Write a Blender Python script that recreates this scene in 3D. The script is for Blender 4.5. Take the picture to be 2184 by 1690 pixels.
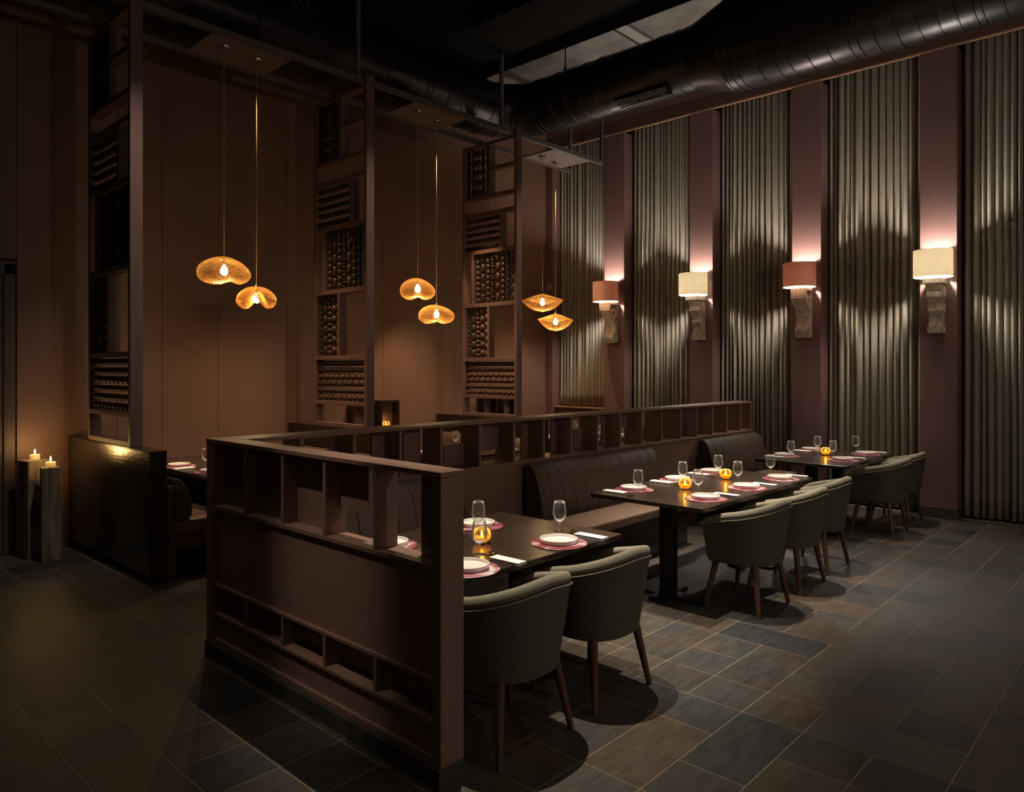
import bpy, bmesh, math, random
from mathutils import Vector, Matrix
random.seed(7)
for o in list(bpy.data.objects): bpy.data.objects.remove(o)
SC = bpy.context.scene
COL = SC.collection
PI = math.pi
R = math.radians
# ------------------------------------------------------------------ camera
YAW = R(42.95 - 90)
FW = (math.cos(R(42.95)), math.sin(R(42.95)))
RT = (math.sin(R(42.95)), -math.cos(R(42.95)))
cam = bpy.data.cameras.new('camera'); camo = bpy.data.objects.new('camera', cam); COL.objects.link(camo)
camo.location = (0, 0, 1.7); camo.rotation_euler = (R(90), 0, YAW)
cam.sensor_width = 36; cam.sensor_fit = 'HORIZONTAL'; cam.lens = 36 * 1566 / 2184
cam.shift_y = -60 / 2184; cam.clip_start = .05
SC.camera = camo
# ------------------------------------------------------------------ world, exposure, lamps
SC.view_settings.view_transform = 'Standard'; SC.view_settings.look = 'None'
SC.view_settings.exposure = 0.0; SC.view_settings.gamma = 1; SC.view_settings.use_curve_mapping = False
W = bpy.data.worlds.new('world'); SC.world = W; W.use_nodes = True
W.node_tree.nodes['Background'].inputs[0].default_value = (1, .9, .8, 1)
W.node_tree.nodes['Background'].inputs[1].default_value = .006

def lamp(name, kind, loc, watts, col, radius=.03, target=None, angle=60, blend=1.0):
    l = bpy.data.lights.new(name, kind); o = bpy.data.objects.new(name, l); COL.objects.link(o)
    l.energy = watts; l.color = col; o.location = loc
    if kind in ('POINT', 'SPOT'): l.shadow_soft_size = radius
    if kind == 'SPOT':
        l.spot_size = R(angle); l.spot_blend = blend
    if target is not None:
        o.rotation_euler = (Vector(target) - Vector(loc)).to_track_quat('-Z', 'Y').to_euler()
    return o
WARM = (1.0, .86, .68)
# ceiling downlights over the tables and the aisle (out of frame)
TABLE_W = 2.7
for (x, y, tx, ty, w, a) in [(3.05, 3.0, 2.95, 2.75, 450, 36), (3.96, 2.75, 3.98, 2.5, 420, 25),
                             (5.1, 3.05, 5.05, 2.8, 460, 34), (6.0, 3.0, 5.95, 2.8, 460, 34), (6.9, 2.6, 6.95, 2.4, 50, 26),
                             (7.95, 3.05, 7.9, 2.85, 300, 34), (8.6, 3.0, 8.5, 2.85, 200, 36)]:
    lamp('downlight', 'SPOT', (x, y, 5.45), w * TABLE_W, WARM, .02, (tx, ty, .75), a, .9)
for (x, y, tx, ty, w, a) in [(6.9, .9, 7.0, .8, 230, 52), (8.4, 1.3, 8.3, 1.2, 90, 60), (4.2, .9, 4.2, .9, 40, 70), (2.6, 1.2, 2.6, 1.2, 30, 70), (.6, 3.6, .5, 3.5, 22, 90), (-.2, 3.2, 1.97, 3.08, 380, 13)]:
    lamp('aisle_light', 'SPOT', (x, y, 5.6), w, (1, .86, .70), .05, (tx, ty, 0.88 if a == 13 else 0), a, 1)
lamp('unseen_walkway_spot', 'SPOT', (1.2, 4.95, 5.6), 60, (1, .84, .68), .03, (1.2, 5.0, 0), 70, 1)
for (x, w) in [(2.33, 300), (4.67, 260), (7.0, 220)]:   # unseen spots added above the walkway to brighten the screen posts
    lamp('unseen_walkway_spot', 'SPOT', (x, 4.9, 5.6), w, (1, .84, .72), .03, (x, 6.4, 2.75), 34, 1)
for (x, y, w, bl) in [(3.62, 6.88, 430, .9), (4.02, 6.92, 480, .9), (6.12, 6.86, 430, .3), (6.42, 6.92, 410, .3), (8.16, 6.92, 150, .8), (8.50, 6.92, 300, .3)]:   # small downlights over the booths
    lamp('booth_light', 'SPOT', (x, y, 4.70), w, (1, .66, .39), .02, (x, y + .03, .75), 47, bl)
for (x, y, w) in [(3.2, -2.6, 95), (-.4, -1.9, 8), (6.5, -2.8, 36)]:   # unseen point lamps added behind the camera to brighten front-facing surfaces
    lamp('rear_fill', 'POINT', (x, y, 2.9), w, (1, .86, .74), .12)

# ------------------------------------------------------------------ materials
def mat(name, col, rough=.5, metal=0, var=.0, scale=8, stretch=(1, 1, 1), bump=0, spec=.5, col2=None, coat=0, bscale=None):
    m = bpy.data.materials.new(name); m.use_nodes = True
    nt = m.node_tree; b = nt.nodes['Principled BSDF']
    b.inputs['Base Color'].default_value = (*col, 1); b.inputs['Roughness'].default_value = rough
    b.inputs['Metallic'].default_value = metal; b.inputs['Specular IOR Level'].default_value = spec
    if coat: b.inputs['Coat Weight'].default_value = coat
    if var or col2 or bump:
        tc = nt.nodes.new('ShaderNodeTexCoord'); mp = nt.nodes.new('ShaderNodeMapping')
        mp.inputs['Scale'].default_value = stretch
        nt.links.new(tc.outputs['Object'], mp.inputs[0])
        n = nt.nodes.new('ShaderNodeTexNoise'); n.inputs['Scale'].default_value = scale; n.inputs['Detail'].default_value = 5
        nt.links.new(mp.outputs[0], n.inputs['Vector'])
        if var or col2:
            r = nt.nodes.new('ShaderNodeValToRGB')
            c2 = col2 or tuple(min(1, c * (1 + var)) for c in col)
            c1 = col if col2 else tuple(c * (1 - var) for c in col)
            r.color_ramp.elements[0].position = .35; r.color_ramp.elements[1].position = .65
            r.color_ramp.elements[0].color = (*c1, 1); r.color_ramp.elements[1].color = (*c2, 1)
            nt.links.new(n.outputs['Fac'], r.inputs[0]); nt.links.new(r.outputs[0], b.inputs['Base Color'])
        if bump:
            nb = n
            if bscale:
                nb = nt.nodes.new('ShaderNodeTexNoise'); nb.inputs['Scale'].default_value = bscale
                nt.links.new(mp.outputs[0], nb.inputs['Vector'])
            bp = nt.nodes.new('ShaderNodeBump'); bp.inputs['Strength'].default_value = bump; bp.inputs['Distance'].default_value = .01
            nt.links.new(nb.outputs['Fac'], bp.inputs['Height']); nt.links.new(bp.outputs[0], b.inputs['Normal'])
    return m

def emit(name, col, s):
    m = bpy.data.materials.new(name); m.use_nodes = True; nt = m.node_tree
    nt.nodes.remove(nt.nodes['Principled BSDF'])
    e = nt.nodes.new('ShaderNodeEmission'); e.inputs[0].default_value = (*col, 1); e.inputs[1].default_value = s
    nt.links.new(e.outputs[0], nt.nodes['Material Output'].inputs[0]); return m

def thin_glass(name, tint, gloss=1.6, crackle=None, base=.03, edge=.8):
    m = bpy.data.materials.new(name); m.use_nodes = True; nt = m.node_tree
    nt.nodes.remove(nt.nodes['Principled BSDF'])
    t = nt.nodes.new('ShaderNodeBsdfTransparent'); t.inputs[0].default_value = (*tint, 1)
    g0 = nt.nodes.new('ShaderNodeBsdfGlossy'); g0.inputs['Roughness'].default_value = .07
    td = nt.nodes.new('ShaderNodeBsdfTranslucent'); td.inputs[0].default_value = (*[min(1, c * edge) for c in tint], 1)
    g = nt.nodes.new('ShaderNodeMixShader'); g.inputs[0].default_value = .45
    nt.links.new(g0.outputs[0], g.inputs[1]); nt.links.new(td.outputs[0], g.inputs[2])
    lw = nt.nodes.new('ShaderNodeLayerWeight'); lw.inputs[0].default_value = .22
    ml = nt.nodes.new('ShaderNodeMath'); ml.operation = 'MULTIPLY_ADD'; ml.inputs[1].default_value = gloss * .45; ml.inputs[2].default_value = base
    ml.use_clamp = True
    nt.links.new(lw.outputs['Fresnel'], ml.inputs[0])
    mx = nt.nodes.new('ShaderNodeMixShader')
    nt.links.new(ml.outputs[0], mx.inputs[0]); nt.links.new(t.outputs[0], mx.inputs[1]); nt.links.new(g.outputs[0], mx.inputs[2])
    out = mx
    if crackle:
        d = nt.nodes.new('ShaderNodeBsdfTranslucent'); d.inputs[0].default_value = (*crackle, 1)
        tc = nt.nodes.new('ShaderNodeTexCoord'); v = nt.nodes.new('ShaderNodeTexVoronoi'); v.inputs['Scale'].default_value = 70
        nt.links.new(tc.outputs['Object'], v.inputs['Vector'])
        r = nt.nodes.new('ShaderNodeValToRGB'); r.color_ramp.elements[0].position = .25; r.color_ramp.elements[1].position = .6
        r.color_ramp.elements[0].color = (.03, .03, .03, 1); r.color_ramp.elements[1].color = (.36, .36, .36, 1)
        nt.links.new(v.outputs['Distance'], r.inputs[0])
        m2 = nt.nodes.new('ShaderNodeMixShader'); nt.links.new(r.outputs[0], m2.inputs[0])
        nt.links.new(mx.outputs[0], m2.inputs[1]); nt.links.new(d.outputs[0], m2.inputs[2]); out = m2
    nt.links.new(out.outputs[0], nt.nodes['Material Output'].inputs[0]); return m

def shade_mat(name, dif, trans, mixf):
    m = bpy.data.materials.new(name); m.use_nodes = True; nt = m.node_tree
    nt.nodes.remove(nt.nodes['Principled BSDF'])
    d = nt.nodes.new('ShaderNodeBsdfDiffuse'); t = nt.nodes.new('ShaderNodeBsdfTranslucent')
    tc = nt.nodes.new('ShaderNodeTexCoord'); n = nt.nodes.new('ShaderNodeTexNoise'); n.inputs['Scale'].default_value = 90; n.inputs['Detail'].default_value = 3
    nt.links.new(tc.outputs['Object'], n.inputs['Vector'])
    for sh, c in ((d, dif), (t, trans)):
        r = nt.nodes.new('ShaderNodeValToRGB'); r.color_ramp.elements[0].position = .3; r.color_ramp.elements[1].position = .7
        r.color_ramp.elements[0].color = (*[k * .8 for k in c], 1); r.color_ramp.elements[1].color = (*c, 1)
        nt.links.new(n.outputs['Fac'], r.inputs[0]); nt.links.new(r.outputs[0], sh.inputs[0])
    mx = nt.nodes.new('ShaderNodeMixShader'); mx.inputs[0].default_value = mixf
    nt.links.new(d.outputs[0], mx.inputs[1]); nt.links.new(t.outputs[0], mx.inputs[2])
    nt.links.new(mx.outputs[0], nt.nodes['Material Output'].inputs[0]); return m

def tile_mat():
    m = bpy.data.materials.new('slate_tile'); m.use_nodes = True; nt = m.node_tree; b = nt.nodes['Principled BSDF']
    N = nt.nodes.new; L = nt.links.new
    oi = N('ShaderNodeObjectInfo'); ge = N('ShaderNodeNewGeometry')
    ad = N('ShaderNodeMath'); ad.operation = 'ADD'; L(oi.outputs['Random'], ad.inputs[0]); L(ge.outputs['Random Per Island'], ad.inputs[1])
    fr = N('ShaderNodeMath'); fr.operation = 'FRACT'; L(ad.outputs[0], fr.inputs[0])
    ramp = N('ShaderNodeValToRGB'); cr = ramp.color_ramp
    cols = [(0, (.0150, .0170, .0200)), (.15, (.0500, .0500, .0470)), (.30, (.0580, .0410, .0270)), (.45, (.0290, .0310, .0330)), (.60, (.0640, .0450, .0300)), (.75, (.0190, .0210, .0240)), (.88, (.0420, .0420, .0400)), (1, (.0600, .0480, .0350))]
    cr.elements[0].position = 0; cr.elements[0].color = (*cols[0][1], 1); cr.elements[1].position = 1; cr.elements[1].color = (*cols[-1][1], 1)
    for p, c in cols[1:-1]:
        e = cr.elements.new(p); e.color = (*c, 1)
    L(fr.outputs[0], ramp.inputs[0])
    # streaky slate grain in world space
    mp = N('ShaderNodeMapping'); mp.inputs['Scale'].default_value = (1.5, 5, 1); L(ge.outputs['Position'], mp.inputs[0])
    n1 = N('ShaderNodeTexNoise'); n1.inputs['Scale'].default_value = 4; n1.inputs['Detail'].default_value = 8; n1.inputs['Roughness'].default_value = .65; L(mp.outputs[0], n1.inputs['Vector'])
    n2 = N('ShaderNodeTexNoise'); n2.inputs['Scale'].default_value = 2.3; n2.inputs['Detail'].default_value = 4; L(ge.outputs['Position'], n2.inputs['Vector'])
    rr = N('ShaderNodeValToRGB'); rr.color_ramp.elements[0].position = .52; rr.color_ramp.elements[1].position = .72
    rr.color_ramp.elements[0].color = (0, 0, 0, 1); rr.color_ramp.elements[1].color = (.75, .75, .75, 1); L(n2.outputs['Fac'], rr.inputs[0])
    mr = N('ShaderNodeMix'); mr.data_type = 'RGBA'; L(rr.outputs[0], mr.inputs[0]); L(ramp.outputs[0], mr.inputs[6]); mr.inputs[7].default_value = (.070, .040, .022, 1)
    sr = N('ShaderNodeMapRange'); sr.inputs[1].default_value = .3; sr.inputs[2].default_value = .7; sr.inputs[3].default_value = .68; sr.inputs[4].default_value = 1.3; L(n1.outputs['Fac'], sr.inputs[0])
    mv = N('ShaderNodeMix'); mv.data_type = 'RGBA'; mv.blend_type = 'MULTIPLY'; mv.inputs[0].default_value = 1; L(mr.outputs[2], mv.inputs[6]); L(sr.outputs[0], mv.inputs[7])
    L(mv.outputs[2], b.inputs['Base Color'])
    ro = N('ShaderNodeMapRange'); ro.inputs[3].default_value = .38; ro.inputs[4].default_value = .62; L(n1.outputs['Fac'], ro.inputs[0]); L(ro.outputs[0], b.inputs['Roughness'])
    bp = N('ShaderNodeBump'); bp.inputs['Strength'].default_value = .25; bp.inputs['Distance'].default_value = .004; L(n1.outputs['Fac'], bp.inputs['Height']); L(bp.outputs[0], b.inputs['Normal'])
    b.inputs['Specular IOR Level'].default_value = .4
    return m

def charger_mat():
    m = bpy.data.materials.new('marbled_pink'); m.use_nodes = True; nt = m.node_tree; b = nt.nodes['Principled BSDF']
    N = nt.nodes.new; L = nt.links.new
    tc = N('ShaderNodeTexCoord'); n = N('ShaderNodeTexNoise'); n.inputs['Scale'].default_value = 9; n.inputs['Detail'].default_value = 6; n.inputs['Distortion'].default_value = 1.2
    oi = N('ShaderNodeObjectInfo'); ad = N('ShaderNodeVectorMath'); ad.operation = 'ADD'; L(tc.outputs['Object'], ad.inputs[0]); L(oi.outputs['Random'], ad.inputs[1]); L(ad.outputs[0], n.inputs['Vector'])
    r = N('ShaderNodeValToRGB'); r.color_ramp.elements[0].position = .42; r.color_ramp.elements[1].position = .66
    r.color_ramp.elements[0].color = (.26, .055, .075, 1); r.color_ramp.elements[1].color = (.70, .60, .62, 1)
    e = r.color_ramp.elements.new(.56); e.color = (.40, .15, .18, 1)
    L(n.outputs['Fac'], r.inputs[0]); L(r.outputs[0], b.inputs['Base Color']); b.inputs['Roughness'].default_value = .3
    return m

def wood(name, c1, c2, rough, scale=5, stretch=(1, 14, 14), bump=.05, spec=.5):
    return mat(name, c1, rough, col2=c2, scale=scale, stretch=stretch, bump=bump, spec=spec)

M_TILE = tile_mat()
M_GROUT = mat('grout', (.21, .165, .11), .9, var=.15, scale=20)
M_WALL = mat('brown_wall_paint', (.150, .080, .052), .55, var=.05, scale=1.5, bump=.02, bscale=60)
M_MAUVE = mat('mauve_wall_paint', (.165, .088, .078), .6, var=.04, scale=2)
M_JOINT = mat('joint_dark', (.03, .018, .013), .8)
M_CEIL = mat('concrete', (.20, .18, .16), .9, var=.22, scale=3, bump=.15, bscale=18)
M_BLACK = mat('black_soffit', (.006, .0055, .005), .95, spec=.1)
M_STRIP = mat('ceiling_strip', (.32, .30, .27), .7)
M_DUCT = mat('black_duct_metal', (.022, .020, .022), .34, metal=.6, var=.25, scale=6, bump=.05)
M_RAIL = mat('grey_metal_rail', (.10, .09, .082), .5, metal=.2)
M_PLATE_B = mat('mounting_board', (.16, .12, .105), .6)
M_COPPER = mat('copper_trim', (.30, .16, .10), .4)
M_FRAME = wood('screen_wood', (.115, .066, .052), (.135, .078, .062), .5, stretch=(12, 12, 1))
M_PART = wood('partition_wood', (.19, .108, .082), (.215, .125, .096), .42, stretch=(10, 2, 10))
M_DARKW = wood('dark_panel_wood', (.016, .011, .008), (.026, .017, .011), .18, stretch=(14, 2, 14), bump=.15)
M_DOOR = wood('door_wood', (.045, .026, .018), (.06, .035, .024), .5, stretch=(14, 2, 1), bump=.03)
M_IRON = mat('black_iron', (.014, .012, .011), .5, metal=.3)
M_TABLE = wood('table_wood', (.024, .0155, .0105), (.040, .026, .018), .25, stretch=(1.5, 18, 18), bump=.02)
M_BEADA = mat('bead_dark', (.034, .017, .010), .42, spec=.35, var=.3, scale=30)
M_BEADB = mat('bead_chestnut', (.055, .026, .012), .4, spec=.35, var=.3, scale=30)
M_BEADC = mat('bead_black', (.016, .010, .006), .42, spec=.35, var=.2, scale=30)
M_CURT = mat('taupe_curtain', (.265, .230, .175), .85, var=.07, scale=3, stretch=(1, 1, .1), bump=.05, bscale=150)
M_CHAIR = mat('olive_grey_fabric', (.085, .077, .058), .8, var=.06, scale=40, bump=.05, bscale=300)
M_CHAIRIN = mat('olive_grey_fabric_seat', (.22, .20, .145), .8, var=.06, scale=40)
M_LEG = wood('walnut_leg', (.085, .042, .022), (.12, .060, .032), .4, stretch=(14, 14, 1))
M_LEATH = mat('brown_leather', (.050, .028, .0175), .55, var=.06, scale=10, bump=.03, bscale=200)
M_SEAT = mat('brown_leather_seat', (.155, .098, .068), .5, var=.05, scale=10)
M_SEAM = mat('seam_thread', (.03, .02, .015), .8)
M_REDW = wood('reddish_wood', (.075, .026, .016), (.10, .036, .022), .45)
M_CHINA = mat('white_china', (.80, .76, .70), .25)
M_LINEN = mat('white_linen', (.84, .82, .78), .9, bump=.1, bscale=200)
M_STEEL = mat('polished_cutlery', (.78, .62, .38), .14, metal=1)
M_CHROME = mat('chrome', (.75, .72, .68), .15, metal=1)
M_CHARGER = charger_mat()
M_GLASS = thin_glass('clear_glass', (.97, .97, .95), 2.0, base=.05)
M_AMBER = thin_glass('amber_glass', (1.0, .84, .48), 2.2, base=.08)
M_CRACK = thin_glass('amber_crackle', (1.0, .74, .28), 1.2, crackle=(1.0, .62, .14))
M_WAX = mat('candle_wax', (.85, .70, .42), .5)
M_WAX.node_tree.nodes['Principled BSDF'].inputs['Subsurface Weight'].default_value = .3
M_WAXG = shade_mat('glowing_wax', (.88, .76, .50), (.95, .86, .62), .6)
M_FLAME = emit('flame', (1, .62, .18), 40)
M_BULB = emit('bulb', (1, .72, .36), 60)
M_BULBW = emit('bulb_white', (1, .90, .80), 1600)
M_MESH = mat('gold_wire_mesh', (.72, .40, .085), .4, metal=.25)
M_CORD = mat('gold_cord', (.55, .42, .2), .5)
M_SHADEP = shade_mat('pink_brown_linen', (.48, .31, .25), (.42, .24, .18), .17)
M_SHADEC = shade_mat('cream_linen', (.82, .78, .68), (.84, .78, .64), .45)
M_CORBEL = mat('weathered_stone_wood', (.58, .50, .39), .8, var=.28, scale=12, stretch=(3, 3, .6), bump=.3)
M_LOG = mat('weathered_timber', (.12, .088, .052), .8, var=.45, scale=9, stretch=(4, 4, .35), bump=.5)
M_PLASTIC = mat('taupe_plastic', (.30, .24, .2), .45)
M_SKIRT = mat('slate_skirting', (.040, .038, .035), .5, var=.25, scale=9, bump=.1)
M_SKIRTB = mat('brown_skirting', (.055, .040, .033), .5)

# ------------------------------------------------------------------ geometry helpers
class MB:
    def __init__(s): s.v = []; s.f = []
    def add(s, vs, fs):
        k = len(s.v); s.v += [tuple(p) for p in vs]; s.f += [tuple(i + k for i in f) for f in fs]; return s
    def box(s, x0, x1, y0, y1, z0, z1):
        vs = [(x, y, z) for z in (z0, z1) for y in (y0, y1) for x in (x0, x1)]
        return s.add(vs, [(0, 2, 3, 1), (4, 5, 7, 6), (0, 1, 5, 4), (2, 6, 7, 3), (0, 4, 6, 2), (1, 3, 7, 5)])
    def prism(s, prof, axis, a0, a1):
        # prof: list of 2-D points; axis 'x': (y,z), 'y': (x,z), 'z': (x,y)
        def P(p, a): return {'x': (a, p[0], p[1]), 'y': (p[0], a, p[1]), 'z': (p[0], p[1], a)}[axis]
        n = len(prof); vs = [P(p, a0) for p in prof] + [P(p, a1) for p in prof]
        fs = [(i, (i + 1) % n, n + (i + 1) % n, n + i) for i in range(n)] + [tuple(range(n))[::-1], tuple(range(n, 2 * n))]
        return s.add(vs, fs)
    def lathe(s, prof, n=24, c=(0, 0, 0), capb=False, capt=False):
        k = len(prof); vs = []
        for i in range(n):
            a = 2 * PI * i / n
            for r, z in prof: vs.append((c[0] + r * math.cos(a), c[1] + r * math.sin(a), c[2] + z))
        fs = []
        for i in range(n):
            j = (i + 1) % n
            for q in range(k - 1): fs.append((i * k + q, j * k + q, j * k + q + 1, i * k + q + 1))
        if capb: fs.append(tuple(i * k for i in range(n))[::-1])
        if capt: fs.append(tuple(i * k + k - 1 for i in range(n)))
        return s.add(vs, fs)
    def tube(s, pts, rad, n=10, caps=True, closed=False):
        pts = [Vector(p) for p in pts]; m = len(pts); vs = []; up = Vector((0, 0, 1))
        for i, p in enumerate(pts):
            a = pts[(i - 1) % m] if (closed or i > 0) else p
            b = pts[(i + 1) % m] if (closed or i < m - 1) else p
            t = (b - a).normalized(); ref = up if abs(t.dot(up)) < .95 else Vector((1, 0, 0))
            u = t.cross(ref).normalized(); w = u.cross(t).normalized()
            r = rad[i] if isinstance(rad, (list, tuple)) else rad
            for q in range(n):
                an = 2 * PI * q / n; vs.append(p + u * math.cos(an) * r + w * math.sin(an) * r)
        fs = []
        for i in range(m if closed else m - 1):
            j = (i + 1) % m
            for q in range(n): fs.append((i * n + q, i * n + (q + 1) % n, j * n + (q + 1) % n, j * n + q))
        if caps and not closed: fs += [tuple(range(n))[::-1], tuple(range((m - 1) * n, m * n))]
        return s.add(vs, fs)
    def grid(s, fn, nu, nv, closeu=False):
        vs = [fn(i, j) for i in range(nu) for j in range(nv)]; fs = []
        for i in range(nu if closeu else nu - 1):
            for j in range(nv - 1):
                k = (i + 1) % nu; fs.append((i * nv + j, k * nv + j, k * nv + j + 1, i * nv + j + 1))
        return s.add(vs, fs)
    def mesh(s, name, m):
        me = bpy.data.meshes.new(name); me.from_pydata(s.v, [], s.f); me.update()
        bm = bmesh.new(); bm.from_mesh(me); bmesh.ops.recalc_face_normals(bm, faces=bm.faces); bm.to_mesh(me); bm.free()
        me.materials.append(m); return me
    def build(s, name, m, parent=None, smooth=False, bevel=0, seg=2, loc=None):
        o = bpy.data.objects.new(name, s.mesh(name, m)); COL.objects.link(o)
        if parent is not None: o.parent = parent
        if loc: o.location = loc
        if smooth:
            for p in o.data.polygons: p.use_smooth = True
            if smooth != 'all':
                a = o.data.attributes.new('sharp_edge', 'BOOLEAN', 'EDGE') if 'sharp_edge' not in o.data.attributes else o.data.attributes['sharp_edge']
                bm = bmesh.new(); bm.from_mesh(o.data)
                sh = [len(e.link_faces) == 2 and e.calc_face_angle(0) > R(40) for e in bm.edges]; bm.free()
                for i, q in enumerate(sh): a.data[i].value = q
        if bevel:
            b = o.modifiers.new('bevel', 'BEVEL'); b.width = bevel; b.segments = seg; b.limit_method = 'ANGLE'; b.angle_limit = R(40)
        return o

def empty(name, loc=(0, 0, 0), rz=0):
    o = bpy.data.objects.new(name, None); COL.objects.link(o); o.location = loc; o.rotation_euler = (0, 0, rz); o.empty_display_size = .1; return o
def tag(o, label, cat, group=None):
    o['label'] = label; o['category'] = cat
    if group: o['group'] = group
    return o
def struct(o): o['kind'] = 'structure'; return o
KIDS = {}
def copy_tree(o, parent=None):
    c = o.copy(); COL.objects.link(c)
    if parent is not None: c.parent = parent
    for ch in list(o.children): copy_tree(ch, c)
    return c
def box(name, m, parent, x0, x1, y0, y1, z0, z1, bevel=0):
    return MB().box(x0, x1, y0, y1, z0, z1).build(name, m, parent, bevel=bevel)
def pix(x, y, z):
    d = x * FW[0] + y * FW[1]
    if d < .3: return None
    r = x * RT[0] + y * RT[1]
    return (1092 + 1566 * r / d, 785 - 1566 * (z - 1.7) / d)

# ================================================================== SETTING
YB = 7.95            # back wall
XR = 9.36            # face of the pillars on the curtain wall
CEIL = 6.02
# ---- floor
floor = struct(MB().box(-3, 9.9, -4, 8.1, -.12, -.0007).build('floor', M_GROUT))
X0, Y0, U = 1.01, 2.55, .303
occ = set(); tiles = []
def put(i, j, w, h):
    cells = [(i + a, j + b) for a in range(w) for b in range(h)]
    if any(c in occ for c in cells): return False
    occ.update(cells); tiles.append((i, j, w, h)); return True
def known(x0, y0, w, h): put(round((x0 - X0) / .3025), round((y0 - Y0) / U), w, h)
for t in [(3.72, 2.26, 2, 1), (4.32, 2.26, 1, 1), (4.32, 1.66, 1, 2), (4.02, 1.96, 1, 1), (3.72, 1.96, 1, 1), (3.42, 1.96, 1, 1), (3.72, 1.66, 2, 1),
          (3.42, 1.66, 1, 1), (3.11, 1.66, 1, 2), (2.5, 1.64, 2, 1), (2.81, 1.34, 2, 1), (2.5, 1.34, 1, 1), (3.41, 1.36, 1, 1), (4.02, 1.36, 1, 1),
          (4.32, 1.07, 1, 2), (4.63, 1.38, 1, 2), (4.02, 1.07, 1, 1), (3.72, 1.07, 1, 2), (3.42, .75, 1, 2), (3.11, 1.05, 1, 1), (3.11, .75, 1, 1),
          (4.02, .76, 2, 1), (3.72, .76, 1, 1), (4.63, .77, 1, 1), (4.63, 1.07, 1, 1), (4.92, .78, 1, 2), (5.22, 1.09, 1, 1), (5.22, .49, 1, 2),
          (5.52, .8, 1, 2), (5.83, 1.4, 1, 1), (5.23, 1.39, 2, 1), (4.93, 1.39, 1, 1), (4.93, 1.68, 1, 1), (6.12, 1.11, 1, 2), (6.43, 1.41, 2, 1),
          (6.43, 1.11, 1, 1), (6.73, 1.11, 1, 1), (7.03, 1.42, 1, 2), (6.73, 1.73, 1, 1), (6.43, 1.73, 1, 1), (7.34, 1.73, 2, 1), (7.94, 1.73, 1, 1),
          (8.25, 1.73, 1, 1), (7.64, 1.45, 2, 1), (7.34, 1.45, 1, 1), (7.03, 1.13, 2, 1), (7.64, 1.13, 1, 1), (7.94, 1.13, 1, 1), (5.83, 1.1, 1, 1),
          (5.53, 1.7, 1, 1), (5.83, 1.7, 1, 1), (5.23, 1.7, 1, 2), (6.13, 1.73, 1, 1), (6.13, 2.03, 2, 1), (6.73, 2.03, 1, 1),
          (1.63, 6.13, 1, 1), (1.63, 5.53, 1, 2), (1.63, 5.24, 1, 1), (1.63, 4.64, 1, 2), (1.63, 4.03, 1, 2), (1.63, 3.73, 1, 1), (1.62, 3.44, 1, 1),
          (1.62, 3.13, 1, 1), (1.61, 2.83, 1, 1), (1.61, 2.53, 1, 1), (1.93, 5.25, 1, 2), (1.93, 4.94, 1, 1), (1.93, 4.64, 1, 1), (1.93, 4.34, 1, 1), (1.93, 3.4, 1, 3),
          (2.22, 5.53, 1, 1), (2.22, 5.24, 1, 1), (2.22, 4.94, 1, 1), (1.32, 5.53, 1, 1), (1.32, 5.23, 1, 1), (1.32, 4.94, 1, 1), (1.01, 4.63, 2, 1),
          (1.32, 4.32, 1, 1), (1.32, 4.03, 1, 1), (1.32, 3.43, 1, 2), (1.32, 3.12, 1, 1), (1.01, 4.03, 1, 2), (1.01, 3.73, 1, 1), (1.01, 3.43, 1, 1),
          (1.01, 2.82, 1, 2), (.71, 4.33, 1, 1), (.71, 4.03, 1, 1), (1.01, 5.82, 2, 1), (1.01, 4.94, 1, 2)]:
    known(*t)
rt = random.Random(3)
for j in range(-11, 18):
    for i in range(-7, 28):
        if (i, j) in occ: continue
        q = rt.random(); done = False
        if q < .3: done = put(i, j, 2, 1)
        elif q < .55: done = put(i, j, 1, 2)
        if not done: put(i, j, 1, 1)
def tsize(t):
    i, j, w, h = t
    x = X0 + .3025 * (i + w / 2); y = Y0 + U * (j + h / 2); p = pix(x, y, 0)
    if p is None or not (-90 < p[0] < 2260 and p[1] < 1790): return 0
    d = x * FW[0] + y * FW[1]
    if (x > 2.3 and y > 4.4) or (x > 2.1 and 3.5 < y < 4.4) or (y > 5.95 and x > 2.2) or x > 9.4: return 0     # behind the partition, under benches
    return w * h / d ** 2
tiles.sort(key=tsize, reverse=True)
tmesh = {}
stuff = MB(); ntile = 0
G = .0026
for (i, j, w, h) in tiles:
    x0 = X0 + .3025 * i; y0 = Y0 + U * j; lx = .3025 * w; ly = U * h
    if ntile < 299 and tsize((i, j, w, h)) > 0:
        if (w, h) not in tmesh: tmesh[(w, h)] = MB().box(G, lx - G, G, ly - G, -.0006, 0).mesh('floor_tile', M_TILE)
        o = bpy.data.objects.new('floor_tile', tmesh[(w, h)]); COL.objects.link(o); o.parent = floor
        o.location = (x0, y0, rt.uniform(-.0001, .0002)); ntile += 1
    elif x0 < 9.45 and y0 < 7.9 and y0 > -3.5:
        stuff.box(x0 + G, x0 + lx - G, y0 + G, y0 + ly - G, -.0006, -.0001)
so = stuff.build('floor_tile_field', M_TILE, floor); so['kind'] = 'stuff'
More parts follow.
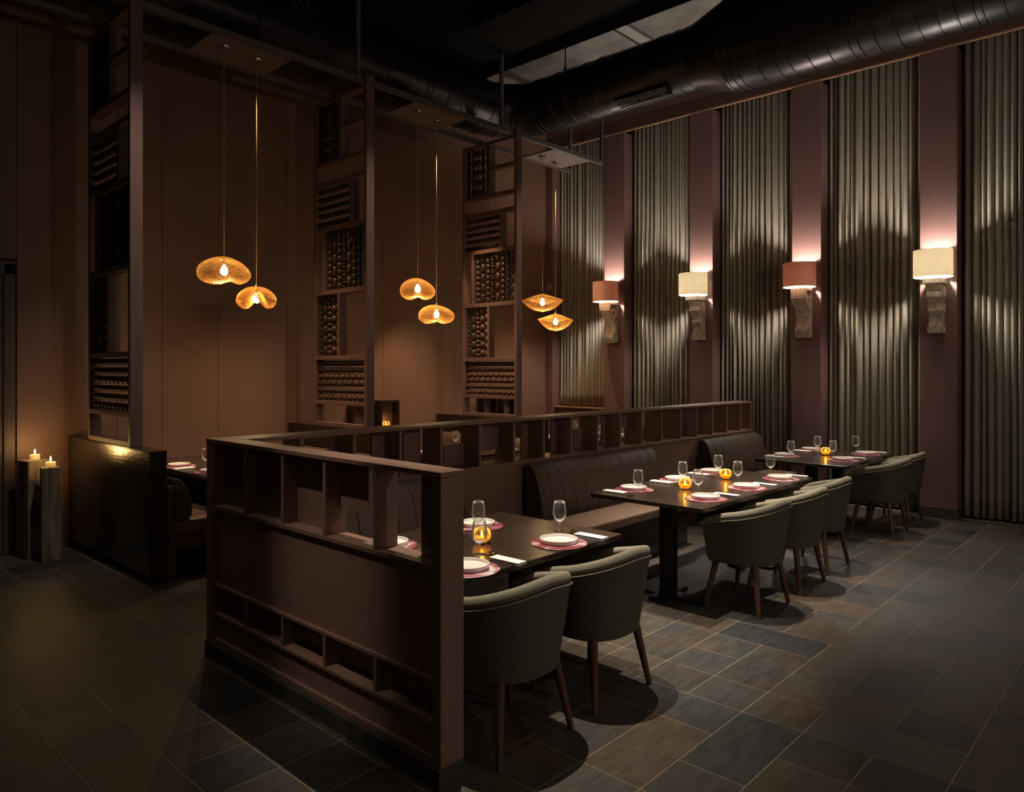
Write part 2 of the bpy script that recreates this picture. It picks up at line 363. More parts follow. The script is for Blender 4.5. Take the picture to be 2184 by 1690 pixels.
# ---- walls
wb = struct(MB().box(-3, 9.9, YB + .012, YB + .15, 0, CEIL + .1).build('wall_back', M_JOINT))
seams = [1.84, 2.70, 3.14, 3.746, 4.59, 5.25, 6.0, 6.6, 7.3, 8.0, 8.7, 9.36]
for a, b in zip(seams[:-1], seams[1:]):
    MB().box(a + .0015, b - .0015, YB - .012, YB + .014, 0, CEIL).build('wall_panel', M_WALL, wb, bevel=.002, seg=1)
struct(MB().box(-3, -2.85, -4, 8.1, 0, CEIL).build('wall_left', M_WALL))
struct(MB().box(-3, 9.9, -4.15, -4, 0, CEIL).build('wall_front', M_WALL))
wr = struct(MB().box(9.72, 9.9, -4, 8.1, 0, CEIL).build('wall_right', M_MAUVE))
PIL = [(7.80, YB - .013), (6.378, 6.746), (4.907, 5.262), (3.43, 3.797), (1.944, 2.316), (-.1, .28)]
TRIMZ = 5.30
for (a, b) in PIL:
    MB().box(XR, 9.72, a, b, 0, TRIMZ).build('pillar', M_MAUVE, wr, bevel=.004)
    MB().box(XR - .016, 9.60, a - .016, b + (.016 if b < 7.5 else 0), 0, .125).build('pillar_skirting', M_SKIRTB, wr, bevel=.003)
MB().box(XR + .002, XR + .03, -4, YB - .013, TRIMZ + .02, CEIL).build('bulkhead', M_MAUVE, wr)
struct(MB().box(XR - .014, XR + .032, -4, YB - .013, TRIMZ, TRIMZ + .02).build('trim_1', M_COPPER))
# low wall under the first curtain
MB().box(9.44, 9.72, 6.746, 7.80, 0, 1.045).build('window_sill_wall', M_MAUVE, wr)
MB().box(9.40, 9.72, 6.747, 7.799, 1.045, 1.07).build('sill', M_COPPER, wr, bevel=.003)
# ---- ceiling, soffit
ceil = struct(MB().box(-3, 9.9, -4, 8.1, CEIL + .03, CEIL + .2).build('ceiling', M_BLACK))
ys = [-4, -1.2, 2.0, 5.2]
for a, b in zip(ys[:-1], ys[1:]):
    MB().box(7.0, 9.72, a + .004, b - .004, CEIL, CEIL + .04).build('ceiling_panel', M_CEIL, ceil)
    MB().box(-3, 6.2, a + .004, b - .004, CEIL, CEIL + .04).build('ceiling_panel', M_CEIL, ceil)
MB().box(7.0, 9.72, 5.24, 5.40, CEIL - .01, CEIL + .03).build('ceiling_strip', M_STRIP, ceil)
MB().box(7.0, 9.72, 5.46, YB - .015, CEIL, CEIL + .04).build('ceiling_panel', M_CEIL, ceil)
MB().box(-3, 6.2, 5.22, 6.4, CEIL, CEIL + .04).build('ceiling_panel', M_CEIL, ceil)
MB().box(-3, 7.0, 7.2, YB - .015, CEIL, CEIL + .04).build('ceiling_panel', M_CEIL, ceil)
MB().prism([(-3, 6.25), (6.0, 6.25), (6.0, -4), (7.18, -4), (7.18, 7.40), (-3, 7.40)], 'z', 5.70, CEIL - .001).build('soffit', M_BLACK, ceil)
MB().box(-3, 1.8385, YB - .012, YB + .014, 2.70, CEIL).build('wall_panel', M_WALL, wb, bevel=.002, seg=1)
MB().box(-3, .73, YB - .012, YB + .014, 0, 2.70).build('wall_panel', M_WALL, wb, bevel=.002, seg=1)
# ---- left door
dr = struct(empty('door_1', (1.3, YB, 0)))
MB().box(-.46, .43, -.03, .01, 0, 2.55).build('door_leaf', M_DOOR, dr, bevel=.004)
MB().box(.43, .52, -.05, .01, 0, 2.65).build('door_frame', M_DOOR, dr, bevel=.006)
MB().box(-.56, -.46, -.05, .01, 0, 2.65).build('door_frame', M_DOOR, dr, bevel=.006)
MB().box(-.56, .52, -.05, .01, 2.55, 2.68).build('door_frame', M_DOOR, dr, bevel=.006)
MB().tube([(.40, -.03, .90), (.40, -.06, .90), (.40, -.075, .90)], [.008, .010, .016], 10).build('door_knob', M_CHROME, dr, smooth=True)

# ================================================================== BLACK AIR DUCT
XD, YD, ZD, RS, RB = 7.65, 7.15, 5.27, .355, .49
duct = tag(empty('air_duct', (XD, YD, ZD)), 'black round air duct with ribbed joints bending at the ceiling corner', 'duct')
MB().tube([(-9.5, 0, 0), (-.62, 0, 0)], RS, 40).build('duct_pipe', M_DUCT, duct, smooth=True)
arc = [(-.62 + .62 * math.sin(a), -.62 + .62 * math.cos(a), 0) for a in [PI / 2 * k / 8 for k in range(9)]]
MB().tube(arc, RS, 40).build('duct_elbow', M_DUCT, duct, smooth=True)
y_red0, y_red1 = 4.20 - YD, 3.76 - YD
MB().tube([(0, -.62, 0), (0, y_red0, 0)], RS, 40).build('duct_pipe', M_DUCT, duct, smooth=True)
MB().tube([(0, y_red0, 0), (0, y_red1, 0)], [RS, RB], 40).build('duct_reducer', M_DUCT, duct, smooth=True)
MB().tube([(0, y_red1, 0), (0, -9.5, 0)], RB, 40).build('duct_pipe', M_DUCT, duct, smooth=True)
def ring(c, axis, rad, t=.008, w=.02):
    n = 40
    mb = MB()
    def fn(i, j):
        a = 2 * PI * i / n; r, s = [(rad + .001, -w / 2), (rad + t, -w / 4), (rad + t, w / 4), (rad + .001, w / 2)][j]
        if axis == 'x': return (c[0] + s, c[1] + r * math.cos(a), c[2] + r * math.sin(a))
        if axis == 'y': return (c[0] + r * math.cos(a), c[1] + s, c[2] + r * math.sin(a))
        u = Vector((math.cos(axis), math.sin(axis), 0)); p = Vector(c) + u * r * math.cos(a) + Vector((0, 0, r * math.sin(a))) + Vector((-math.sin(axis), math.cos(axis), 0)) * s
        return tuple(p)
    return mb.grid(fn, n, 4, True)
for x in (-4.4, -4.0, -3.6, -3.2, -2.8, -2.4, -2.08, -1.8, -1.72, -1.45, -1.2, -1.0, -.94, -.66):
    ring((x, 0, 0), 'x', RS).build('duct_seam', M_DUCT, duct, smooth=True)
for k in (2, 4, 6):
    a = PI / 2 * k / 8
    ring((-.62 + .62 * math.sin(a), -.62 + .62 * math.cos(a), 0), PI / 2 - a, RS).build('duct_seam', M_DUCT, duct, smooth=True)
for y in (6.5, 6.42, 6.15, 5.9, 5.68, 5.45, 5.38, 4.58, 4.5, 4.36, 4.22):
    ring((0, y - YD, 0), 'y', RS).build('duct_seam', M_DUCT, duct, smooth=True)
for y in (3.74, 3.66, 3.58, 3.36, 3.18, 3.05, 2.86, 2.66, 2.46, 2.38, 2.23, 2.04, 1.86, 1.70, 1.55, 1.42, 1.36, 1.2, 1.0, .8):
    ring((0, y - YD, 0), 'y', RB).build('duct_seam', M_DUCT, duct, smooth=True)
# slot grille on the lower left face of the right-hand pipe
gr = empty('grille', (0, 4.83 - YD, 0)); gr.parent = duct; gr.rotation_euler = (0, R(-62), 0)
MB().box(-RS - .035, -RS + .02, -.36, .36, -.075, .075).build('grille_frame', M_BLACK, gr, bevel=.005)
for k in range(5):
    MB().box(-RS - .05, -RS - .034, -.34, .34, -.060 + k * .029, -.052 + k * .029).build('grille_slat', M_CHROME if k == 1 else M_RAIL, gr)
g2 = empty('grille', (-3.5, 0, 0)); g2.parent = duct; g2.rotation_euler = (R(-35), 0, 0)
MB().box(-.2, .2, -RS - .03, -RS + .03, -.09, .09).build('grille_frame', M_BLACK, g2, bevel=.005)
for k in range(4): MB().box(-.14 + k * .09, -.12 + k * .09, -RS - .042, -RS - .029, -.08, .08).build('grille_slat', M_RAIL, g2)
hg = tag(empty('duct_hanger', (XD, 6.15, ZD)), 'thin black hanger rod holding the duct below the ceiling', 'hanger')
MB().tube([(0, 0, RS + .012), (0, 0, CEIL - ZD - .001)], .008, 8).build('rod', M_BLACK, hg)
MB().lathe([(.018, RS + .009), (.026, RS + .03), (.02, RS + .07), (.009, RS + .09)], 12, capb=True, capt=True).build('turnbuckle', M_BLACK, hg)

# ================================================================== HANGING RACK (rails, boards, rods)
RZ = 4.7195
rack = tag(empty('hanging_rack', (0, 0, RZ)), 'grey metal rack of two ceiling rails carrying the pendant boards', 'rack')
for y, x1 in ((6.466, 8.92), (7.09, 8.96)):
    mb = MB().prism([(y - .025, 0), (y + .025, 0), (y + .025, .055), (y + .019, .055), (y + .019, .006), (y - .019, .006), (y - .019, .055), (y - .025, .055)], 'x', -1.0, x1)
    mb.build('rail', M_RAIL, rack)
for a in (3.01, 5.37, 7.85): MB().box(a, a + .81, 6.492, 7.064, .010, .028).build('pendant_board', M_PLATE_B, rack, bevel=.002)
for (x, y) in ((-.6, 6.466), (4.56, 6.466), (6.75, 6.466), (8.90, 6.466), (8.94, 7.09)):
    MB().box(x - .022, x + .022, y - .018, y + .018, .007, (5.70 if x < 7.1 else CEIL) - RZ - .001).build('hanger_rod', M_RAIL, rack)

# ================================================================== BEADED SCREENS
def bead_mesh(kind):
    mb = MB(); n = 8
    pr = {'round': [(.004, -.5), (.32, -.40), (.48, -.12), (.48, .12), (.32, .40), (.004, .5)],
          'disc': [(.004, -.5), (.40, -.5), (.5, -.18), (.5, .18), (.40, .5), (.004, .5)],
          'barrel': [(.004, -.5), (.30, -.48), (.44, -.2), (.44, .2), (.30, .48), (.004, .5)],
          'spool': [(.004, -.5), (.5, -.46), (.5, -.2), (.33, -.05), (.33, .05), (.5, .2), (.5, .46), (.004, .5)]}[kind]
    mb.lathe(pr, n)
    me = mb.mesh('bead', {'round': M_BEADB, 'disc': M_BEADA, 'barrel': M_BEADA, 'spool': M_BEADC}[kind])
    for p in me.polygons: p.use_smooth = True
    return me
BEADS = {k: bead_mesh(k) for k in ('round', 'disc', 'barrel', 'spool')}
SY0, SY1 = 6.39, 7.405
def make_screen(x):
    s = empty('beaded_screen', (x, 0, 1.047)); D = .05
    z = lambda v: v - 1.047
    F = lambda y0, y1, z0, z1, nm, d=D: MB().box(-d, d, y0, y1, z(z0), z(z1)).build(nm, M_FRAME, s, bevel=.002, seg=1)
    F(SY0, SY0 + .045, 1.047, 4.80, 'stile'); F(SY1 - .04, SY1, 1.047, 4.718, 'stile')
    a, b = SY0 + .045, SY1 - .04
    F(a, b, 4.675, 4.718, 'crossbar'); F(a, b, 1.047, 1.090, 'crossbar')
    zs = [(3.975, 4.02), (3.745, 3.795), (3.235, 3.285), (2.52, 2.57), (1.79, 1.835), (1.29, 1.33)]
    for p, q in zs: F(a, b, p, q, 'crossbar')
    F(a, 6.87, 4.33, 4.375, 'short_shelf')
    F(6.87, 6.91, 4.02, 4.675, 'upright'); F(6.66, 6.70, 3.285, 3.745, 'upright'); F(7.19, 7.23, 2.57, 3.235, 'upright')
    F(6.89, 6.93, 1.835, 2.52, 'upright');
    rb = random.Random(11)
    def string(p0, p1, kind, pitch, dia):
        p0, p1 = Vector(p0), Vector(p1); L = (p1 - p0).length; n = max(2, int(L / pitch)); vert = abs((p1 - p0).z) > L * .5
        rod = MB().tube([p0, p1], .005, 6, caps=False).build('bead_rod', M_BEADC, s)
        for k in range(n):
            o = bpy.data.objects.new('bead', BEADS[kind]); COL.objects.link(o); o.parent = rod
            o.location = p0 + (p1 - p0) * ((k + .5) / n); h = L / n * .98
            o.scale = (dia, dia, h)
            o.rotation_euler = (0, 0, rb.uniform(0, 1)) if vert else (R(-90), 0, 0)
    # horizontal rows near the bottom
    zz = 1.33; hgt = 1.79 - 1.33
    for k, (kd, pt, di) in enumerate([('round', .092, .07), ('disc', .06, .062), ('barrel', .06, .062), ('round', .095, .072), ('disc', .06, .062), ('spool', .065, .06)]):
        zc = z(zz + hgt * (k + .5) / 6); string((0, a, zc), (0, b, zc), kd, pt, di)
    for k, (kd, pt, di) in enumerate([('spool', .06, .065), ('barrel', .1, .07), ('disc', .058, .07), ('round', .1, .082), ('round', .095, .078)]):
        y = b - (b - 6.93) * (k + .5) / 5; string((0, y, z(1.835)), (0, y, z(2.52)), kd, pt, di)
    for k, (kd, pt, di) in enumerate([('disc', .07, .07), ('barrel', .12, .075), ('disc', .07, .065), ('spool', .075, .07), ('round', .115, .08), ('disc', .07, .065), ('spool', .07, .065), ('barrel', .1, .075)]):
        y = 7.19 - (7.19 - a) * (k + .5) / 8; string((0, y, z(2.57)), (0, y, z(3.235)), kd, pt, di)
    for k, (kd, pt, di) in enumerate([('spool', .09, .055), ('barrel', .115, .068), ('spool', .09, .05), ('barrel', .115, .068), ('barrel', .115, .068)]):
        zc = z(3.285 + .46 * (k + .5) / 5); string((0, 6.70, zc), (0, b, zc), kd, pt, di)
    for k, (kd, pt, di) in enumerate([('spool', .075, .055), ('barrel', .115, .075), ('round', .12, .078), ('barrel', .115, .07), ('disc', .075, .055)]):
        y = b - (b - 6.91) * (k + .5) / 5; string((0, y, z(4.02)), (0, y, z(4.675)), kd, pt, di)
    return s
sc1 = make_screen(2.322)
tag(sc1, 'tall brown wooden screen with bead rows, leftmost, on the candlelit booth divider', 'screen', 'beaded screens on the booth dividers')
sc2 = copy_tree(sc1); sc2.location.x = 4.667; sc2['label'] = 'tall brown wooden screen with bead rows, middle one between the pendant pairs'
sc3 = copy_tree(sc1); sc3.location.x = 7.003; sc3['label'] = 'tall brown wooden screen with bead rows, rightmost one nearest the curtains'

# ================================================================== BOOTH DIVIDERS, BENCHES, TABLES
PX = [2.26, 4.60, 6.935]
for x, lab in zip(PX, ('dark wooden booth divider catching the candle glow, leftmost', 'dark wooden booth divider under the middle beaded screen', 'dark wooden booth divider under the right beaded screen')):
    d = tag(empty('booth_divider', (x, 5.95, 0)), lab, 'divider', 'booth dividers')
    MB().box(0, .13, 0, YB - .013 - 5.95, .06, 1.040).build('divider_panel', M_DARKW, d, bevel=.004)
    MB().box(.01, .12, .01, YB - .013 - 5.95, 0, .06).build('plinth', M_BLACK, d)
    MB().box(-.001, .131, -.001, YB - .013 - 5.95, 1.0405, 1.0465).build('cap', M_DARKW, d, bevel=.002, seg=1)
def booth_bench(x, sgn, lab):
    # back against the divider at local x=0, facing +x (sgn=1) or -x
    b = tag(empty('booth_bench', (x, 5.95, 0)), lab, 'bench', 'leather booth benches')
    L = 1.90; S = lambda pts: [(sgn * p, q) for p, q in pts]
    def pr(pts, nm, m, y0=.0, y1=L, bev=.004, sm=False): return MB().prism(S(pts), 'y', y0, y1).build(nm, m, b, bevel=bev, smooth=sm)
    pr([(.02, .24), (.58, .24), (.58, .36), (.02, .36)], 'frame', M_REDW, .0, L)
    for y in (0.0, L - .06):
        for px in (.01, .51): pr([(px, 0), (px + .055, 0), (px + .055, .24), (px, .24)], 'leg', M_REDW, y, y + .055)
    pr([(.01, .36), (.055, .36), (.055, .76), (.01, .76)], 'back_board', M_REDW, 0, L)
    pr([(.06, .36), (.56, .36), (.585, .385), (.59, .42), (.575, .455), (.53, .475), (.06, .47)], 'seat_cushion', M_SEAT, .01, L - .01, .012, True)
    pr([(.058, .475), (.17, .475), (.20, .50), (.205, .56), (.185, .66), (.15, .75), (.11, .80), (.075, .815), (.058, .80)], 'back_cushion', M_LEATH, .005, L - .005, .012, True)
for i, (nm) in enumerate(('left', 'middle', 'right')):
    booth_bench(PX[i] + .132, 1, f'brown leather booth bench on the left side of the {nm} booth')
    xr = PX[i + 1] - .002 if i < 2 else XR - .02
    booth_bench(xr, -1, f'brown leather booth bench on the right side of the {nm} booth')
def dining_table(x0, x1, y0, y1, lab, ped=2, cat='table', group=None):
    t = tag(empty('dining_table', ((x0 + x1) / 2, (y0 + y1) / 2, 0)), lab, cat, group); hx, hy = (x1 - x0) / 2, (y1 - y0) / 2
    MB().box(-hx, hx, -hy, hy, .720, .75).build('tabletop', M_TABLE, t, bevel=.003)
    along_x = hx > hy
    for s in (-1, 1):
        c = (s * (hx - .34), 0) if along_x else (0, s * (hy - .4))
        MB().box(c[0] - .05, c[0] + .05, c[1] - .05, c[1] + .05, .03, .705).build('pedestal', M_IRON, t, bevel=.004)
        MB().box(c[0] - .07, c[0] + .07, c[1] - .28, c[1] + .28, 0, .022).box(c[0] - .2, c[0] + .2, c[1] - .05, c[1] + .05, .0, .03).build('base', M_IRON, t, bevel=.004)
        MB().box(c[0] - .12, c[0] + .12, c[1] - .3, c[1] + .3, .705, .720).build('top_plate', M_IRON, t)
    return t
BX = [3.50, 5.83, 8.16]
for c, nm in zip(BX, ('left', 'middle', 'right')):
    dining_table(c - .64, c + .64, 5.68, YB - .014, f'dark booth table set for dinner in the {nm} booth', group='booth tables')
dining_table(2.10, 3.505, 2.40, 3.36, 'dark dining table nearest the camera, behind the slotted partition', group='dining tables along the partition')
dining_table(4.485, 6.41, 2.42, 3.36, 'long dark dining table in the middle, set for six', group='dining tables along the partition')
dining_table(7.36, 8.81, 2.46, 3.38, 'far dark dining table next to the curtains, set for four', group='dining tables along the partition')
# wall niches
for k, (a, b) in enumerate(((5.43, 5.72), (5.866, 6.176), (7.76, 8.06), (8.19, 8.50))):
    n = tag(empty('wall_niche', ((a + b) / 2, YB - .013, 1.0)), ('dark framed wall niche seen through the foot of the middle screen', 'dark framed wall niche holding a lit votive', 'left dark framed niche behind the right screen', 'right dark framed niche behind the right screen')[k], 'niche', 'framed wall niches')
    h = (b - a) / 2; zt = .27; t = .028
    MB().box(-h, -h + t, -.13, 0, -.12, zt).build('side', M_DARKW, n); MB().box(h - t, h, -.13, 0, -.12, zt).build('side', M_DARKW, n)
    MB().box(-h + t, h - t, -.13, 0, zt - t, zt).build('top', M_DARKW, n); MB().box(-h + t, h - t, -.13, 0, -.12, -.12 + t).build('shelf', M_DARKW, n)
    MB().box(-h + t, h - t, -.006, -.001, -.12 + t, zt - t).build('back', M_WALL, n)

# ================================================================== PARTITIONS
sp = tag(empty('slotted_partition', (1.96, 2.215, 0)), 'brown slotted wooden partition end beside the nearest table', 'partition', 'slotted partitions')
SL = 4.31 - 2.215
def sbox(nm, m, x0, x1, y0, y1, z0, z1, bev=.002): return MB().box(x0, x1, y0 - 2.215, y1 - 2.215, z0, z1).build(nm, m, sp, bevel=bev, seg=1)
W_ = .128
sbox('top_cap', M_PART, -.003, W_ + .003, 2.212, 4.31, 1.258, 1.280)
sbox('post', M_PART, 0, W_, 2.215, 2.265, .0865, 1.257); sbox('post', M_PART, 0, W_, 4.215, 4.31, .0865, 1.257)
sbox('rail', M_PART, .002, W_ - .002, 2.265, 4.215, .872, .895); sbox('rail', M_PART, .002, W_ - .002, 2.265, 4.215, .418, .437)
sbox('rail', M_PART, .002, W_ - .002, 2.265, 4.215, .247, .266); sbox('rail', M_PART, .001, W_ - .002, 2.265, 4.215, .0865, .118)
sbox('panel', M_PART, .02, .045, 2.265, 4.215, .437, .872); sbox('panel', M_PART, .085, .108, 2.265, 4.215, .437, .872)
sbox('panel', M_PART, .02, .045, 2.265, 4.215, .118, .247); sbox('panel', M_PART, .10, .12, 2.265, 4.215, .118, .418)
dv = [3.845, 3.45, 3.062, 2.66]
for y in dv:
    sbox('divider', M_PART, .004, W_ - .004, y - .0125, y + .0125, .895, 1.257); sbox('divider', M_PART, .004, W_ - .004, y - .011, y + .011, .266, .418)
for (y0, y1, z0, z1) in [(3.858, 4.21, .896, 1.256), (3.463, 3.832, .896, 1.12), (3.56, 3.832, 1.12, 1.256), (3.10, 3.437, .896, 1.256), (2.82, 3.05, 1.02, 1.256), (2.273, 2.44, .896, 1.256)]:
    sbox('back_panel', M_PART, .088, .108, y0, y1, z0, z1, 0)
for a, b in ((4.009, 4.311), (3.426, 4.006), (2.835, 3.423), (2.536, 2.832), (2.212, 2.533)):
    sbox('skirting_tile', M_SKIRT, -.012, W_ + .004, a, b - (.0 if b > 4.3 else 0), 0, .0855)
LP = (2.09, 8.83)
lp = tag(empty('slotted_partition', (2.09, 4.095, 0)), 'long brown slotted wooden partition running behind the banquettes', 'partition', 'slotted partitions')
def lbox(nm, m, x0, x1, y0, y1, z0, z1, bev=.002): return MB().box(x0 - 2.09, x1 - 2.09, y0, y1, z0, z1).build(nm, m, lp, bevel=bev, seg=1)
DL = .215
lbox('top_cap', M_PART, 2.092, 8.835, -.003, DL + .002, 1.258, 1.280)
lbox('post', M_PART, 2.092, 2.12, 0, DL, .0, 1.257); lbox('post', M_PART, 8.805, 8.83, 0, DL, 0, 1.257)
lbox('rail', M_PART, 2.12, 8.805, -.004, DL - .002, .905, .930)
lbox('panel', M_PART, 2.12, 8.805, .01, .04, .0, .905); lbox('panel', M_PART, 2.12, 8.805, .17, .20, .0, .905)
LD = [2.468, 2.862, 3.252, 3.634, 4.035, 4.428, 4.805, 5.185, 5.58, 5.95, 6.33, 6.71, 7.10, 7.455, 7.81, 8.17, 8.53]
for x in LD: lbox('divider', M_PART, x - .0125, x + .0125, 0, DL - .004, .930, 1.257)
def uy(u, y):    # x on plane y seen at image column u
    r = (u - 1092) / 1566; q = (FW[0] + r * RT[0], FW[1] + r * RT[1]); return y / q[1] * q[0]
yb = 4.095 + .19
cells = [(0, 758, .93, 1.15, 640), (1, 852, 0, 0, 790), (2, 894, 0, 0, 858), (3, 1001, .93, 1.10, 944), (4, 1066, 1.02, 1.257, 1018), (5, 1156, 0, 0, 1110), (6, 1204, 0, 0, 1173), (7, 1262, .93, 1.13, 1221),
         (8, 1320, 0, 0, 1281), (9, 1347, 1.09, 1.257, 1322), (10, 1392, 0, 0, 1375), (11, 1438, 0, 0, 1416), (12, 1473, .93, 1.14, 1450), (13, 1500, 0, 0, 1484), (14, 1535, 0, 0, 1519), (15, 1560, 0, 0, 1549), (16, 1590, 0, 0, 1575)]
for i, u1, z0, z1, u0 in cells:
    a, b = uy(u0, yb), uy(u1, yb)
    lo = (LD[i] if True else 0) + .013; hi = (LD[i + 1] if i + 1 < len(LD) else 8.805) - .013
    a, b = max(a, lo), min(max(b, lo + .05), hi)
    if b - a < .03: a, b = lo, (lo + hi) / 2
    lbox('back_panel', M_PART, a, b, .172, .192, (z0 or .93) + .001, (z1 or 1.257) - .001, 0)

# ================================================================== BANQUETTE BENCHES
def banquette(x0, x1, lab):
    b = tag(empty('banquette', ((x0 + x1) / 2, 4.09, 0)), lab, 'bench', 'channel backed banquettes'); h = (x1 - x0) / 2
    MB().box(-h + .02, h - .02, -.50, -.02, 0, .355).build('base', M_DARKW, b)
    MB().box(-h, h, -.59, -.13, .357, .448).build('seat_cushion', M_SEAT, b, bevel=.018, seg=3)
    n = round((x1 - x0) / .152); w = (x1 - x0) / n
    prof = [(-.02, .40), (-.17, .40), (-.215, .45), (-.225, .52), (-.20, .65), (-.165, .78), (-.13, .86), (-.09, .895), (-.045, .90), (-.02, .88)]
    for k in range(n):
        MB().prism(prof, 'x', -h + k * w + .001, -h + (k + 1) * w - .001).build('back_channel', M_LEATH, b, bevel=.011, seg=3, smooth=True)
banquette(2.14, 3.70, 'brown channelled leather banquette behind the nearest table')
banquette(4.52, 6.36, 'brown channelled leather banquette behind the long middle table')
banquette(7.42, 8.80, 'brown channelled leather banquette behind the far table')

# ================================================================== CHAIRS
def make_chair(lab):
    c = tag(empty('tub_chair'), lab, 'chair', 'tub chairs along the dining tables')
    A = R(128); n = 41
    def plan(a, k):   # k scales the shell; straight arms forward beyond 90 degrees
        sgn = 1 if a >= 0 else -1; a = abs(a)
        if a < PI / 2: e = .82; x = .300 * math.sin(a) ** e; y = -.285 * math.cos(a) ** e if a < PI / 2 - 1e-6 else 0
        else: x = .300 + .004 * (a - PI / 2); y = .33 * (a - PI / 2)
        return sgn * x * k, y * k
    def rim(a): t = abs(a) / A; return .787 - .140 * t ** 1.35 - (.02 * max(0, (t - .85) / .15) ** 2)
    def shell(ko, ki, z0f, z1f, name, m, sm=True):
        mb = MB(); vs = []; fs = []; rows = 9
        for i in range(n):
            a = -A + 2 * A * i / (n - 1); z1 = z1f(a); z0 = z0f(a)
            for side in (0, 1):
                for j in range(rows):
                    t = j / (rows - 1); z = z0 + (z1 - z0) * t
                    k = (ko if side == 0 else ki) * (.80 + .20 * min(1, max(0, (z - .33) / .40)) ** .95)
                    p = plan(a, k); vs.append((p[0], p[1], z))
        w = rows * 2
        for i in range(n - 1):
            for j in range(rows - 1):
                fs.append((i * w + j, (i + 1) * w + j, (i + 1) * w + j + 1, i * w + j + 1))
                fs.append((i * w + rows + j, i * w + rows + j + 1, (i + 1) * w + rows + j + 1, (i + 1) * w + rows + j))
            fs.append((i * w + rows - 1, (i + 1) * w + rows - 1, (i + 1) * w + w - 1, i * w + w - 1))
            fs.append((i * w, i * w + rows, (i + 1) * w + rows, (i + 1) * w))
        for i in (0, n - 1):
            for j in range(rows - 1): fs.append((i * w + j, i * w + j + 1, i * w + rows + j + 1, i * w + rows + j))
        mb.add(vs, fs); return mb.build(name, m, c, smooth=sm)
    bot = lambda a: .335 + .012 * (abs(a) / A) ** 2
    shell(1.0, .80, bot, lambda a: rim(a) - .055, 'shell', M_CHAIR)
    # rolled cap cushion along the rim
    mb = MB(); q = 12
    def capf(i, j):
        a = -A + 2 * A * i / (n - 1); k0 = .915; an = 2 * PI * j / (q - 1)
        po = plan(a, k0 + .083 * math.cos(an)); e = 1.0
        t = abs(a) / A
        if t > .96: e = .75
        return (po[0], po[1], rim(a) - .028 + .028 * e * math.sin(an))
    mb.grid(capf, n, q)
    mb.add([capf(0, j) for j in range(q - 1)], [tuple(range(q - 1))]); mb.add([capf(n - 1, j) for j in range(q - 1)], [tuple(range(q - 1))])
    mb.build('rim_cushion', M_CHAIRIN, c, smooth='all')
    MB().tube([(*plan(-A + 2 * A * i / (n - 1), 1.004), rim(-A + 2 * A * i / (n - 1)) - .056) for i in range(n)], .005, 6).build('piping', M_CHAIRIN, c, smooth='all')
    # seat cushion
    pts = [plan(-A + 2 * A * i / 24, .775) for i in range(25)]; pts = [(p[0], min(p[1], .19)) for p in pts]
    pts = pts + [(.20, .225), (-.20, .225)]
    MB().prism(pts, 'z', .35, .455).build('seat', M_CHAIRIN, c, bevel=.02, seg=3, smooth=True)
    MB().prism([(p[0] * .93, p[1] * .93) for p in pts], 'z', .325, .349).build('seat_base', M_CHAIR, c)
    for sx in (-1, 1):
        for (yt, yf) in ((-.145, -.20), (.14, .20)):
            MB().tube([(sx * .185, yt, .345), (sx * .245, yf, 0)], [.024, .015], 12).build('leg', M_LEG, c, smooth=True)
    return c
ch0 = make_chair('olive grey tub chair nearest the camera, beside the partition end')
chairs = [(2.47, 2.345, 0, None), (3.15, 2.35, .0, 'olive grey tub chair second from the camera, at the nearest table'),
          (5.015, 2.36, .0, 'olive grey tub chair at the left front of the long middle table'),
          (5.72, 2.36, .0, 'olive grey tub chair at the middle front of the long middle table'),
          (6.42, 2.41, .0, 'olive grey tub chair at the right front of the long middle table'),
          (8.20, 2.41, .0, 'olive grey tub chair at the left front of the far table'),
          (8.90, 2.44, .0, 'olive grey tub chair farthest back, against the last pillar')]
for x, y, rz, lab in chairs:
    c = ch0 if lab is None else copy_tree(ch0)
    c.location = (x, y, 0); c.rotation_euler.z = rz
    if lab: c['label'] = lab

# ================================================================== TABLEWARE
def make_charger():
    return MB().lathe([(.0, 0), (.145, 0), (.152, .003), (.150, .0045), (.0, .0045)], 40).build('placemat', M_CHARGER, None, smooth=True)
def make_plate():
    return MB().lathe([(0, .001), (.085, .001), (.093, 0), (.099, .003), (.102, .021), (.1025, .0225), (.1005, .0235), (.0975, .022), (.094, .009), (.087, .0065), (0, .0065)], 40).build('plate', M_CHINA, None, smooth=True)
def make_glass():
    g = empty('wine_glass')
    MB().lathe([(0, 0), (.034, .0), (.035, .002), (.012, .005), (.0045, .010), (.0038, .035), (.005, .050), (.010, .057)], 20, capt=False).build('stem', M_GLASS, g, smooth='all')
    MB().lathe([(.002, .056), (.018, .061), (.032, .076), (.0395, .097), (.0400, .112), (.038, .135), (.0335, .162), (.0315, .175), (.0302, .175), (.0322, .162), (.0366, .135), (.0386, .112), (.0375, .097), (.030, .077), (.016, .064), (.001, .060)], 28).build('bowl', M_GLASS, g, smooth='all')
    return g
def make_napkin():
    n = .031; mb = MB()
    mb.prism([(-n, 0), (n, 0), (n + .003, .004), (n + .003, .010), (n, .0145), (-n, .0145), (-n, .0105), (n - .002, .0105), (n - .002, .004), (-n, .004)], 'y', -.095, .095)
    return mb.build('napkin', M_LINEN, None, bevel=.0015, smooth=False)
def flat(mb, outline, z0, z1): return mb.prism(outline, 'z', z0, z1)
